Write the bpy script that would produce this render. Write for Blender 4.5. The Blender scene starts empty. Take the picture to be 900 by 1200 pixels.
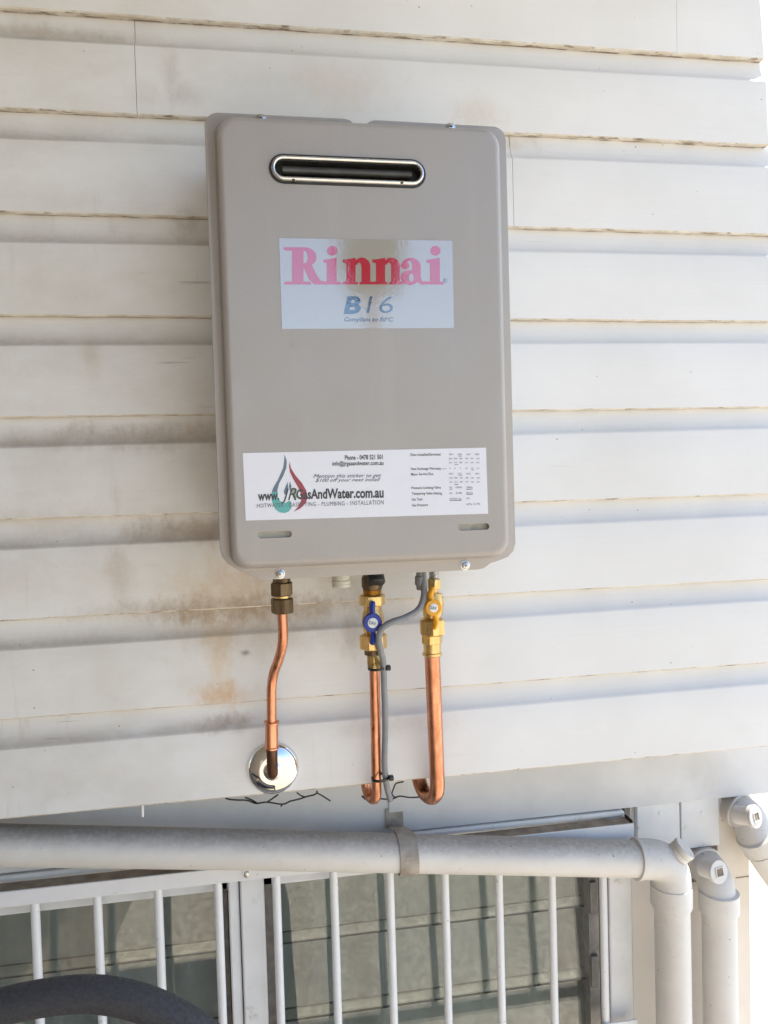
import bpy, bmesh, math, random
from mathutils import Vector, Matrix, noise
from mathutils.geometry import tessellate_polygon
random.seed(7)
S = bpy.context.scene
C = S.collection

# ------------------------------------------------------------------ camera, sky, sun, exposure
ZB = 2.1                                     # height of the reference lap line above the ground
CAM = Vector((0.0, -1.04868, -0.613385 + ZB))
YAW, PITCH, ROLL, FPX = 0.16728, -0.034293, 0.028871, 905.0

def cam_basis():
    cy, sy, cp, sp = math.cos(YAW), math.sin(YAW), math.cos(PITCH), math.sin(PITCH)
    fwd = Vector((sy*cp, cy*cp, sp)); right = Vector((cy, -sy, 0)); down = fwd.cross(right)
    cr, sr = math.cos(ROLL), math.sin(ROLL)
    return cr*right + sr*down, -sr*right + cr*down, fwd
RT, DN, FW = cam_basis()
cd = bpy.data.cameras.new('camera'); cam = bpy.data.objects.new('camera', cd); C.objects.link(cam)
cd.sensor_fit = 'HORIZONTAL'; cd.sensor_width = 36.0; cd.lens = FPX/900*36
cd.clip_start = 0.02; cd.clip_end = 3000
m = Matrix((RT, -DN, -FW)).transposed().to_4x4(); m.translation = CAM
cam.matrix_world = m
S.camera = cam

SUN_EL, SUN_AZ = math.radians(52), math.radians(66)     # azimuth measured from +Y (behind the wall) towards +X
w = bpy.data.worlds.new('World'); S.world = w; w.use_nodes = True
wn = w.node_tree.nodes; wl = w.node_tree.links
sky = wn.new('ShaderNodeTexSky'); sky.sky_type = 'NISHITA'; sky.sun_disc = False
sky.sun_elevation = SUN_EL; sky.sun_rotation = SUN_AZ
sky.air_density = 1.0; sky.dust_density = 0.9; sky.ozone_density = 1.0; sky.altitude = 20
wl.new(sky.outputs[0], wn['Background'].inputs[0]); wn['Background'].inputs[1].default_value = 0.14
sl = bpy.data.lights.new('sun', 'SUN'); sl.energy = 4.2; sl.angle = math.radians(0.5); sl.color = (1.0, 0.95, 0.87)
sun = bpy.data.objects.new('sun', sl); C.objects.link(sun)
sd = Vector((math.sin(SUN_AZ)*math.cos(SUN_EL), math.cos(SUN_AZ)*math.cos(SUN_EL), math.sin(SUN_EL)))
sun.rotation_euler = (-sd).to_track_quat('-Z', 'Y').to_euler()
sun.location = (6, 3, 8)
vs = S.view_settings
S.display_settings.display_device = 'sRGB'
vs.view_transform = 'Standard'; vs.look = 'None'; vs.gamma = 1.0; vs.use_curve_mapping = False
vs.exposure = 1.40
S.render.engine = 'CYCLES'

# ------------------------------------------------------------------ helpers
def P(u, v, Y):
    """photo pixel -> point on the plane y = Y (depth known from what the thing touches)"""
    d = RT*((u-450)/FPX) + DN*((v-600)/FPX) + FW
    t = (Y - CAM.y)/d.y
    return CAM + d*t
def PX(u, v, Y): return P(u, v, Y).x
def PZ(u, v, Y): return P(u, v, Y).z

class MB:
    def __init__(s): s.v = []; s.f = []; s.m = []; s.s = []
    def vert(s, p): s.v.append(tuple(p)); return len(s.v)-1
    def face(s, idx, mat=0, smooth=False): s.f.append(tuple(idx)); s.m.append(mat); s.s.append(smooth)
    def poly(s, pts, mat=0): s.face([s.vert(p) for p in pts], mat)
    def box(s, a, b, mat=0):
        x0, y0, z0 = a; x1, y1, z1 = b
        i = [s.vert(p) for p in ((x0,y0,z0),(x1,y0,z0),(x1,y1,z0),(x0,y1,z0),(x0,y0,z1),(x1,y0,z1),(x1,y1,z1),(x0,y1,z1))]
        for q in ((0,3,2,1),(4,5,6,7),(0,1,5,4),(1,2,6,5),(2,3,7,6),(3,0,4,7)): s.face([i[k] for k in q], mat)
        return s
    def rings(s, rings, mat=0, smooth=True, cap0=True, cap1=True, closed=True):
        ids = [[s.vert(p) for p in r] for r in rings]
        n = len(rings[0])
        for a, b in zip(ids, ids[1:]):
            for k in range(n if closed else n-1):
                k2 = (k+1) % n
                s.face((a[k], a[k2], b[k2], b[k]), mat, smooth)
        if cap0: s.face(list(reversed(ids[0])), mat)
        if cap1: s.face(ids[-1], mat)
        return s
    def tube(s, pts, r, n=14, mat=0, cap=True):
        pts = [Vector(p) for p in pts]
        rs = r if isinstance(r, (list, tuple)) else [r]*len(pts)
        t0 = (pts[1]-pts[0]).normalized()
        ref = Vector((1, 0, 0)) if abs(t0.x) < .9 else Vector((0, 0, 1))
        nrm = (ref - t0*ref.dot(t0)).normalized()
        rings = []
        for k, p in enumerate(pts):
            t = (pts[min(k+1, len(pts)-1)] - pts[max(k-1, 0)]).normalized()
            nrm = (nrm - t*nrm.dot(t)).normalized(); bn = t.cross(nrm)
            rings.append([p + (nrm*math.cos(a) + bn*math.sin(a))*rs[k] for a in (2*math.pi*j/n for j in range(n))])
        return s.rings(rings, mat, True, cap, cap)
    def lathe(s, origin, axis, prof, n=24, mat=0, hexa=False, rot=0.0):
        """prof: list of (distance along axis, radius)"""
        o = Vector(origin); ax = Vector(axis).normalized()
        ref = Vector((1, 0, 0)) if abs(ax.x) < .9 else Vector((0, 0, 1))
        e1 = (ref - ax*ref.dot(ax)).normalized(); e2 = ax.cross(e1)
        rings = [[o + ax*d + (e1*math.cos(a)+e2*math.sin(a))*r for a in (rot+2*math.pi*j/n for j in range(n))] for d, r in prof]
        return s.rings(rings, mat, not hexa)
    def build(s, name, mats, parent=None, origin=None, bevel=0, seg=2, sharp=35):
        me = bpy.data.meshes.new(name)
        o0 = Vector(origin) if origin is not None else (Vector(parent['_o']) if parent is not None and '_o' in parent else Vector((0, 0, 0)))
        me.from_pydata([tuple(Vector(p)-o0) for p in s.v], [], s.f)
        if not isinstance(mats, (list, tuple)): mats = [mats]
        for q in mats: me.materials.append(q)
        for p, mi, sm in zip(me.polygons, s.m, s.s): p.material_index = mi; p.use_smooth = sm
        bm = bmesh.new(); bm.from_mesh(me); bmesh.ops.recalc_face_normals(bm, faces=bm.faces); bm.to_mesh(me); bm.free()
        me.set_sharp_from_angle(angle=math.radians(sharp))
        o = bpy.data.objects.new(name, me); C.objects.link(o)
        if parent is not None:
            o.parent = parent; o['_o'] = list(o0)
        else:
            o.location = o0; o['_o'] = list(o0)
        if bevel:
            b = o.modifiers.new('bevel', 'BEVEL'); b.width = bevel; b.segments = seg; b.limit_method = 'ANGLE'; b.angle_limit = math.radians(40)
            b.harden_normals = False
        return o

def tag(o, label, cat=None, group=None, kind=None):
    if label: o['label'] = label
    if cat: o['category'] = cat
    if group: o['group'] = group
    if kind: o['kind'] = kind
    return o
def thing(name, loc, label, cat, group=None):
    o = bpy.data.objects.new(name, None); C.objects.link(o); o.location = loc; o['_o'] = list(loc)
    o.empty_display_size = .05
    return tag(o, label, cat, group)
def dup(o, off, parent):
    c = o.copy(); C.objects.link(c); c.parent = parent; c.location = o.location + Vector(off); return c

def smooth_path(pts, n=8):
    """Catmull-Rom through the points"""
    pts = [Vector(p) for p in pts]; out = []
    q = [pts[0]*2-pts[1]] + pts + [pts[-1]*2-pts[-2]]
    for i in range(1, len(q)-2):
        for k in range(n):
            t = k/n; a, b, c, d = q[i-1], q[i], q[i+1], q[i+2]
            out.append(.5*((2*b)+(c-a)*t+(2*a-5*b+4*c-d)*t*t+(3*b-a-3*c+d)*t**3))
    out.append(pts[-1]); return out
def bend(a, corner, b, r, n=10):
    """straight a->corner->b with a circular fillet of radius r"""
    a, c, b = Vector(a), Vector(corner), Vector(b)
    d1 = (a-c).normalized(); d2 = (b-c).normalized()
    ang = d1.angle(d2); L = r/math.tan(ang/2)
    p1 = c+d1*L; p2 = c+d2*L; cen = c + (d1+d2).normalized()*(r/math.sin(ang/2))
    out = [a]
    v1 = p1-cen; v2 = p2-cen; tot = v1.angle(v2)
    for k in range(n+1):
        t = k/n
        out.append(cen + (v1*math.sin((1-t)*tot)+v2*math.sin(t*tot))/math.sin(tot))
    out.append(b); return out

# ------------------------------------------------------------------ materials
class NT:
    def __init__(s, name):
        s.mat = bpy.data.materials.new(name); s.mat.use_nodes = True
        s.t = s.mat.node_tree; s.b = s.t.nodes['Principled BSDF']; s.out = s.t.nodes['Material Output']
    def n(s, typ, **kw):
        nd = s.t.nodes.new('ShaderNode'+typ)
        for k, v in kw.items():
            if k.startswith('i_'): nd.inputs[int(k[2:])].default_value = v
            else: setattr(nd, k, v)
        return nd
    def l(s, a, b): s.t.links.new(a, b)
    def pos(s): return s.n('NewGeometry').outputs['Position']
    def obj(s): return s.n('TexCoord').outputs['Object']
    def mapping(s, vec, scale=(1,1,1), loc=(0,0,0)):
        mp = s.n('Mapping'); mp.inputs['Scale'].default_value = scale; mp.inputs['Location'].default_value = loc
        s.l(vec, mp.inputs['Vector']); return mp.outputs[0]
    def noise(s, vec, scale, detail=4, rough=.55):
        nd = s.n('TexNoise'); nd.inputs['Scale'].default_value = scale; nd.inputs['Detail'].default_value = detail; nd.inputs['Roughness'].default_value = rough
        s.l(vec, nd.inputs['Vector']); return nd.outputs['Fac']
    def ramp(s, fac, lo, hi, a=0., b=1.):
        mr = s.n('MapRange'); mr.interpolation_type = 'SMOOTHSTEP'
        for k, v in zip((1, 2, 3, 4), (lo, hi, a, b)): mr.inputs[k].default_value = v
        s.l(fac, mr.inputs[0]); return mr.outputs[0]
    def math(s, op, a, b=None):
        nd = s.n('Math', operation=op)
        for k, q in enumerate((a, b)):
            if q is None: continue
            if isinstance(q, (int, float)): nd.inputs[k].default_value = q
            else: s.l(q, nd.inputs[k])
        return nd.outputs[0]
    def mix(s, fac, a, b):
        nd = s.n('MixRGB')
        for k, q in enumerate((fac, a, b)):
            if isinstance(q, (int, float)): nd.inputs[k].default_value = q
            elif isinstance(q, tuple): nd.inputs[k].default_value = (*q, 1) if len(q) == 3 else q
            else: s.l(q, nd.inputs[k])
        return nd.outputs[0]
    def bump(s, h, strength=.2, dist=.001):
        nd = s.n('Bump'); nd.inputs['Strength'].default_value = strength; nd.inputs['Distance'].default_value = dist
        s.l(h, nd.inputs['Height']); s.l(nd.outputs[0], s.b.inputs['Normal']); return nd
    def col(s, c):
        if isinstance(c, tuple): s.b.inputs['Base Color'].default_value = (*c, 1)
        else: s.l(c, s.b.inputs['Base Color'])
    def set(s, **kw):
        for k, v in kw.items(): s.b.inputs[k.replace('_', ' ')].default_value = v
        return s
    def blob(s, pos, c, r, warp=None, k=.35):
        """soft-edged stain of radius r (x, z) about c (x, z) in the wall plane"""
        sx = s.n('SeparateXYZ'); s.l(pos, sx.inputs[0])
        a = s.math('DIVIDE', s.math('SUBTRACT', sx.outputs[0], c[0]), r[0])
        b = s.math('DIVIDE', s.math('SUBTRACT', sx.outputs[2], c[1]), r[1])
        d = s.math('SQRT', s.math('ADD', s.math('MULTIPLY', a, a), s.math('MULTIPLY', b, b)))
        if warp is not None: d = s.math('ADD', d, s.math('MULTIPLY', s.math('SUBTRACT', warp, .5), 2.4))
        return s.ramp(d, .0, 1.15, 1.0, 0.0)

def simple(name, col, rough=.5, metal=0., var=.12, scale=40, bump=.0, dark=None, dscale=9, dlo=.55, dhi=.75, damt=.7):
    t = NT(name); p = t.pos()
    n1 = t.noise(p, scale, 5)
    c = t.mix(t.ramp(n1, .3, .7), tuple(x*(1-var) for x in col), tuple(min(1, x*(1+var)) for x in col))
    if dark:
        c = t.mix(t.ramp(t.noise(p, dscale, 6, .65), dlo, dhi, 0, damt), c, dark)
    t.col(c); t.set(Roughness=rough, Metallic=metal)
    if bump: t.bump(t.noise(p, scale*4, 3), bump, .0006)
    r = t.ramp(t.noise(p, scale*.7, 4), .3, .7, rough*.8, min(1, rough*1.25)); t.l(r, t.b.inputs['Roughness'])
    return t.mat

def pz(u, v): q = P(u, v, 0); return (q.x, q.z)

def board_paint():
    t = NT('board_paint'); p = t.pos()
    warp = t.noise(t.mapping(p, (1, 1, .6)), 30, 8, .72); fine = t.noise(p, 140, 4, .6)
    base = t.mix(t.ramp(t.noise(p, 3.2, 5), .3, .7), (.76, .755, .74), (.83, .83, .825))
    grain = t.noise(t.mapping(p, (5, 5, 220)), 1.0, 5, .6)
    base = t.mix(t.ramp(grain, .52, .75, 0, .10), base, (.62, .60, .56))
    # grime plus painted-in shade, both growing towards the left end of the wall
    sx = t.n('SeparateXYZ'); t.l(p, sx.inputs[0])
    side = t.ramp(sx.outputs[0], -.5, .40, 1, .12)
    g = t.math('MULTIPLY', t.ramp(t.noise(t.mapping(p, (1, 1, 1.6)), 6.5, 7, .62), .36, .72), side)
    base = t.mix(t.math('MULTIPLY', g, .50), base, (.52, .47, .39))
    base = t.mix(t.math('MULTIPLY', side, .20), base, (.60, .56, .485))
    # fine soot speckle
    sp = t.math('MULTIPLY', t.ramp(t.noise(p, 260, 2, .5), .66, .74), t.math('MULTIPLY', t.ramp(warp, .5, .7), side))
    base = t.mix(t.math('MULTIPLY', sp, .55), base, (.25, .22, .18))
    stains = [  # centre px, radius m, colour, strength
        ((200, 92), (.016, .045), (.30, .26, .21), .42), ((216, 112), (.024, .022), (.32, .28, .23), .35),
        ((170, 112), (.03, .02), (.38, .33, .27), .25), ((60, 34), (.12, .014), (.32, .28, .23), .6),
        ((262, 815), (.048, .026), (.55, .33, .12), .85), ((255, 770), (.022, .075), (.62, .47, .27), .6),
        ((262, 848), (.055, .016), (.22, .16, .11), .75), ((140, 668), (.022, .045), (.42, .38, .32), .55),
        ((105, 415), (.018, .04), (.42, .38, .32), .45), ((222, 262), (.03, .03), (.30, .26, .21), .5),
        ((288, 765), (.010, .006), (.03, .02, .015), 1.0), ((412, 752), (.020, .04), (.28, .25, .21), .55),
        ((270, 700), (.11, .06), (.52, .43, .30), .75), ((330, 712), (.16, .024), (.27, .22, .165), .9), ((300, 745), (.13, .04), (.46, .40, .31), .55),
        ((215, 715), (.15, .022), (.30, .25, .19), .8), ((225, 620), (.13, .022), (.30, .25, .19), .7), ((150, 512), (.20, .020), (.33, .28, .22), .6), ((400, 100), (.09, .04), (.58, .54, .47), .5),
        ((560, 130), (.05, .03), (.55, .48, .38), .5), ((390, 680), (.05, .035), (.40, .36, .30), .5),
        ((240, 620), (.10, .022), (.34, .29, .23), .5), ((470, 850), (.10, .02), (.45, .42, .38), .4),
        ((200, 500), (.16, .018), (.36, .31, .25), .45), ((60, 610), (.22, .020), (.40, .36, .30), .35),
        ((235, 520), (.03, .12), (.48, .44, .38), .4), ((600, 165), (.06, .012), (.50, .42, .30), .5)]
    mott = t.ramp(t.noise(p, 120, 5, .65), .25, .65, .60, 1.0)
    # dirt and painted shade on the upward bevels, patchy, mostly at the left
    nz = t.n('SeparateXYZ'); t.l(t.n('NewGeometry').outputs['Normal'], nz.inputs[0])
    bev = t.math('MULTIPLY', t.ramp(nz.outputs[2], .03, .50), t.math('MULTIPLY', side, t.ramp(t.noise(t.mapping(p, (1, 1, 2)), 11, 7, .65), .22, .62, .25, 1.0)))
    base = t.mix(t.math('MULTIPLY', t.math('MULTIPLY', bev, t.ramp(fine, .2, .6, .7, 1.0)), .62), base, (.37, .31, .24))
    for c, r, colr, st in stains:
        base = t.mix(t.math('MULTIPLY', t.math('MULTIPLY', t.blob(p, pz(*c), r, warp), mott), st*.78), base, tuple(x*k_ for x, k_ in zip(colr, (1.12, 1.0, .88))))
    # vertical runs, pin holes and flyspecks
    run = t.math('MULTIPLY', t.ramp(t.noise(t.mapping(p, (60, 60, 5)), 1.0, 5, .6), .56, .74), t.math('MULTIPLY', side, t.ramp(t.noise(p, 8, 4), .45, .65)))
    base = t.mix(t.math('MULTIPLY', run, .42), base, (.45, .40, .33))
    vo = t.n('TexVoronoi'); vo.inputs['Scale'].default_value = 42; t.l(p, vo.inputs['Vector'])
    dots = t.math('MULTIPLY', t.ramp(vo.outputs['Distance'], .035, .06, 1, 0), t.ramp(t.noise(p, 12, 3), .50, .60))
    base = t.mix(t.math('MULTIPLY', dots, .8), base, (.16, .13, .10))
    # hairline horizontal checks in the timber
    ck = t.noise(t.mapping(p, (6, 6, 190), (0, 0, 3.1)), 1.0, 2, .5)
    ckm = t.math('MULTIPLY', t.ramp(ck, .70, .72), t.ramp(t.noise(p, 9, 3), .48, .58))
    ckm = t.math('MULTIPLY', ckm, side)
    base = t.mix(t.math('MULTIPLY', ckm, .6), base, (.20, .17, .14))
    t.col(base); t.set(Roughness=.5)
    h = t.math('ADD', t.math('MULTIPLY', grain, .7), t.math('ADD', t.math('MULTIPLY', fine, .25), t.math('MULTIPLY', t.noise(p, 14, 3), 1.3)))
    h = t.math('SUBTRACT', h, t.math('MULTIPLY', ckm, 1.0))
    t.bump(h, .35, .0012)
    return t.mat

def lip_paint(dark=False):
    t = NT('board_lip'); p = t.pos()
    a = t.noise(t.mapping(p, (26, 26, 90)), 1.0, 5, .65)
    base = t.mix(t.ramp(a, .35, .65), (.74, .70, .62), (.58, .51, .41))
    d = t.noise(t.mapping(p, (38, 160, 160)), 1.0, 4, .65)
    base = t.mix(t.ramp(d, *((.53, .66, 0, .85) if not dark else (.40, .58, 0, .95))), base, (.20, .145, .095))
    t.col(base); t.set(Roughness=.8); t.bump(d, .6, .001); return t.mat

def heater_paint(name='heater_paint', col=(.385, .358, .337)):
    t = NT(name); p = t.pos()
    n1 = t.noise(p, 900, 2, .5); n2 = t.noise(p, 5, 4)
    c = t.mix(t.ramp(n1, .3, .7), tuple(x*.94 for x in col), tuple(x*1.06 for x in col))
    c = t.mix(t.ramp(n2, .45, .75, 0, .10), c, (.30, .27, .25))
    sm = t.ramp(t.noise(p, 30, 4, .6), .66, .76, 0, .25)
    c = t.mix(sm, c, (.28, .26, .25))
    t.col(c); t.set(Roughness=.36, Metallic=.15); t.b.inputs['Specular IOR Level'].default_value = .45
    st = t.ramp(t.noise(t.mapping(p, (40, 40, 4)), 1.0, 5, .6), .50, .80, 0, .16)
    c = t.mix(st, c, (.50, .47, .44)); t.col(c)
    t.l(t.ramp(t.noise(p, 13, 5, .6), .3, .7, .30, .46), t.b.inputs['Roughness'])
    t.bump(t.math('ADD', t.math('MULTIPLY', n1, .03), t.noise(p, 7, 2)), .25, .0016); return t.mat

def gloss_film(name, col):
    """clear glossy film: the print under a wavy reflective surface"""
    t = NT(name); p = t.pos(); t.col(col); t.set(Roughness=.05, IOR=2.75)
    h = t.math('ADD', t.noise(p, 420, 2, .5), t.math('MULTIPLY', t.noise(p, 90, 3), 1.2))
    t.bump(h, .045, .0006); return t.mat

def plain(name, col, rough=.5, metal=0.):
    t = NT(name); t.col(col); t.set(Roughness=rough, Metallic=metal); return t.mat

def pvc_paint(name='pvc_paint', grime=.55):
    t = NT(name); p = t.pos()
    base = t.mix(t.ramp(t.noise(p, 12, 4), .3, .7), (.66, .63, .59), (.72, .695, .655))
    sp = t.ramp(t.noise(p, 150, 4, .7), .52, .70)
    gm = t.math('MULTIPLY', t.ramp(t.noise(p, 7, 5, .6), .40, .68), sp)
    # dust and soot settled along the crown of the pipe
    nx = t.n('SeparateXYZ'); t.l(t.n('NewGeometry').outputs['Normal'], nx.inputs[0])
    up = t.math('ADD', nx.outputs[2], t.math('MULTIPLY', t.math('SUBTRACT', t.noise(t.mapping(p, (.35, 1, 1)), 40, 6, .7), .5), .8))
    dust = t.math('MULTIPLY', t.ramp(up, .0, 1.1), t.ramp(t.noise(p, 160, 4, .6), .3, .6, .7, 1.0))
    base = t.mix(t.math('MULTIPLY', dust, grime*.9), base, (.30, .265, .23))
    base = t.mix(t.math('MULTIPLY', gm, .22), base, (.36, .32, .27))
    base = t.mix(t.math('MULTIPLY', t.ramp(t.noise(p, 130, 2), .72, .76), .8), base, (.10, .08, .06))
    t.col(base); t.set(Roughness=.45); t.bump(t.noise(p, 60, 4), .12, .0008); return t.mat

def glass_mat():
    t = NT('louvre_glass'); p = t.pos()
    fr = t.n('Fresnel'); fr.inputs['IOR'].default_value = 1.55
    gl = t.n('BsdfGlossy'); gl.inputs['Roughness'].default_value = .02; gl.inputs['Color'].default_value = (1, 1, 1, 1)
    tr = t.n('BsdfTransparent'); tr.inputs['Color'].default_value = (.86, .89, .87, 1)
    mx = t.n('MixShader'); f = t.math('MINIMUM', t.math('MULTIPLY', fr.outputs[0], 1.35), 1.0); t.l(f, mx.inputs[0])
    df = t.n('BsdfDiffuse'); df.inputs['Color'].default_value = (.5, .48, .43, 1)
    m2 = t.n('MixShader'); dust = t.ramp(t.noise(p, 35, 5, .65), .45, .8, .03, .14); t.l(dust, m2.inputs[0])
    t.l(tr.outputs[0], mx.inputs[1]); t.l(gl.outputs[0], mx.inputs[2])
    t.l(mx.outputs[0], m2.inputs[1]); t.l(df.outputs[0], m2.inputs[2])
    bp = t.n('Bump'); bp.inputs['Strength'].default_value = .012; bp.inputs['Distance'].default_value = .002
    t.l(t.noise(p, 25, 2), bp.inputs['Height']); t.l(bp.outputs[0], gl.inputs['Normal'])
    t.l(m2.outputs[0], t.out.inputs['Surface']); return t.mat

def ground_mat():
    t = NT('pebble_concrete'); p = t.pos()
    v = t.n('TexVoronoi'); v.inputs['Scale'].default_value = 55; t.l(p, v.inputs['Vector'])
    sx = t.n('SeparateXYZ'); t.l(v.outputs['Color'], sx.inputs[0])
    c = t.mix(t.ramp(sx.outputs[0], 0, 1), (.42, .36, .28), (.66, .59, .47))
    v2 = t.n('TexVoronoi'); v2.inputs['Scale'].default_value = 48; t.l(p, v2.inputs['Vector'])
    s2 = t.n('SeparateXYZ'); t.l(v2.outputs['Color'], s2.inputs[0])
    c = t.mix(t.ramp(s2.outputs[1], .4, .8, 0, .32), c, (.22, .18, .13))
    c = t.mix(t.ramp(t.noise(p, .6, 5), .35, .7, 0, .35), c, (.26, .24, .20))
    t.col(c); t.set(Roughness=.85); t.bump(v.outputs['Distance'], .25, .004); return t.mat

def copper_mat(name, a, b, rough):
    t = NT(name); p = t.pos()
    s1 = t.noise(t.mapping(p, (160, 160, 9)), 1.0, 5, .6); s2 = t.noise(t.mapping(p, (1, 1, .3)), 90, 5, .6)
    c = t.mix(t.ramp(s1, .35, .68), a, b)
    c = t.mix(t.ramp(s2, .50, .85, 0, .55), c, tuple(x*.45 for x in b))
    t.col(c); t.set(Metallic=1.0); t.l(t.ramp(s2, .3, .7, rough*.75, rough*1.6), t.b.inputs['Roughness'])
    t.bump(s2, .10, .0006); return t.mat

M = dict(
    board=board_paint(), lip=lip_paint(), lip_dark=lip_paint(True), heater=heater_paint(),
    heater_dark=heater_paint('casing_paint', (.30, .285, .275)),
    film=gloss_film('clear_film', (.40, .365, .33)), film_red=gloss_film('film_red', (.50, .012, .05)),
    film_blue=gloss_film('film_blue', (.022, .05, .12)),
    copper=copper_mat('copper', (.78, .38, .235), (.58, .25, .14), .31),
    copper_old=copper_mat('old_copper', (.16, .085, .055), (.09, .05, .035), .5),
    brass=copper_mat('brass', (.80, .58, .25), (.62, .42, .17), .30),
    brass_dark=copper_mat('tarnished_brass', (.22, .155, .09), (.12, .09, .06), .42),
    steel=simple('zinc_screw', (.62, .62, .62), .3, 1.0, .1, 200, dark=(.15, .14, .13), dscale=150),
    chrome=plain('chrome', (.80, .79, .76), .09, 1.0),
    trim=simple('flue_trim_steel', (.70, .69, .67), .22, 1.0, .06, 60),
    black=simple('flue_black', (.035, .036, .034), .35, 0, .2, 90),
    rubber=simple('black_rubber', (.02, .02, .022), .5, 0, .2, 120),
    tie=plain('nylon_black', (.012, .012, .013), .35),
    cream=simple('cream_plastic', (.62, .59, .50), .5, 0, .05, 60, dark=(.3, .27, .22), dscale=70),
    grey_plastic=simple('grey_plastic', (.22, .225, .235), .45, 0, .08, 90),
    blue=simple('blue_handle', (.010, .035, .30), .38, 0, .15, 90), yellow=simple('yellow_handle', (.78, .36, .01), .38, 0, .12, 90),
    white_label=plain('white_label', (.80, .80, .80), .4), ink=plain('grey_ink', (.055, .055, .065), .5), ink_soft=plain('soft_ink', (.12, .12, .14), .5),
    paper=simple('vinyl_label', (.76, .77, .83), .38, 0, .01, 50),
    teal=plain('teal_print', (.12, .42, .40), .45), slate=plain('slate_print', (.13, .19, .24), .45), red_print=plain('red_print', (.33, .06, .08), .45), green_print=plain('green_print', (.28, .38, .27), .45),
    bearer=simple('bearer_paint', (.70, .695, .69), .55, 0, .05, 14, .15, dark=(.42, .39, .35), dscale=6, dlo=.5, dhi=.8, damt=.45),
    wall_cream=simple('lower_wall_paint', (.74, .68, .60), .6, 0, .04, 10, .15, dark=(.5, .44, .37), dscale=5, damt=.35),
    frame=simple('frame_paint', (.76, .76, .755), .5, 0, .05, 18, .2, dark=(.40, .36, .31), dscale=26, dlo=.6, dhi=.75, damt=.6),
    dirt_wood=simple('dirty_timber', (.30, .245, .19), .8, 0, .25, 45, .4, dark=(.11, .085, .065), dscale=30, dlo=.5, dhi=.8),
    grille=simple('grille_paint', (.78, .78, .785), .38, 0, .03, 30, .06, dark=(.30, .24, .19), dscale=130, dlo=.66, dhi=.70, damt=.9),
    channel=simple('louvre_channel', (.16, .145, .135), .5, .4, .2, 60), channel_grey=simple('grey_channel', (.24, .235, .23), .45, .5, .15, 60),
    glass=glass_mat(), ground=ground_mat(),
    curtain=simple('curtain_cloth', (.50, .51, .48), .9, 0, .06, 30),
    pvc=pvc_paint('pvc_paint', .3), pvc_mid=pvc_paint('pvc_dusty', .5), pvc_dirty=pvc_paint('pvc_grimy', .95),
    strap=simple('galvanised_strap', (.42, .38, .33), .6, .2, .15, 60, dark=(.26, .22, .18), dscale=50, dlo=.4, dhi=.7),
    wire=plain('black_wire', (.018, .016, .015), .6),
    chair=simple('dark_foam', (.048, .048, .053), .72, 0, .12, 300, .3),
    dark_gap=plain('dark_cavity', (.03, .028, .025), .9),
    soffit=simple('soffit_paint', (.55, .52, .47), .6, 0, .06, 8), leaf=simple('leaf', (.07, .11, .035), .5, 0, .4, 3), bark=simple('bark', (.16, .12, .09), .9, 0, .3, 9, .5),
    glass_edge=plain('glass_edge', (.05, .06, .055), .3),
    baffle=simple('baffle_grey', (.075, .075, .07), .4, .3, .2, 60),
    path=simple('pale_concrete', (.62, .60, .56), .85, 0, .12, 6, .2),
    panel_wood=simple('stained_timber', (.20, .155, .115), .8, 0, .25, 12, .4),
    post=simple('weathered_post', (.16, .15, .14), .8, 0, .25, 12, .4),
)

# ------------------------------------------------------------------ ground
g = MB(); g.poly([(-600, -600, 0), (600, -600, 0), (600, 600, 0), (-600, 600, 0)])
tag(g.build('ground', M['ground']), None, None, kind='structure')

b = MB(); b.box((.98, -.6, -.05), (3.2, 12, .012))
tag(b.build('bounce_slab', M['path']), None, None, kind='structure')  # added pale slab: goes white past the corner and bounces light onto the wall

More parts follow.
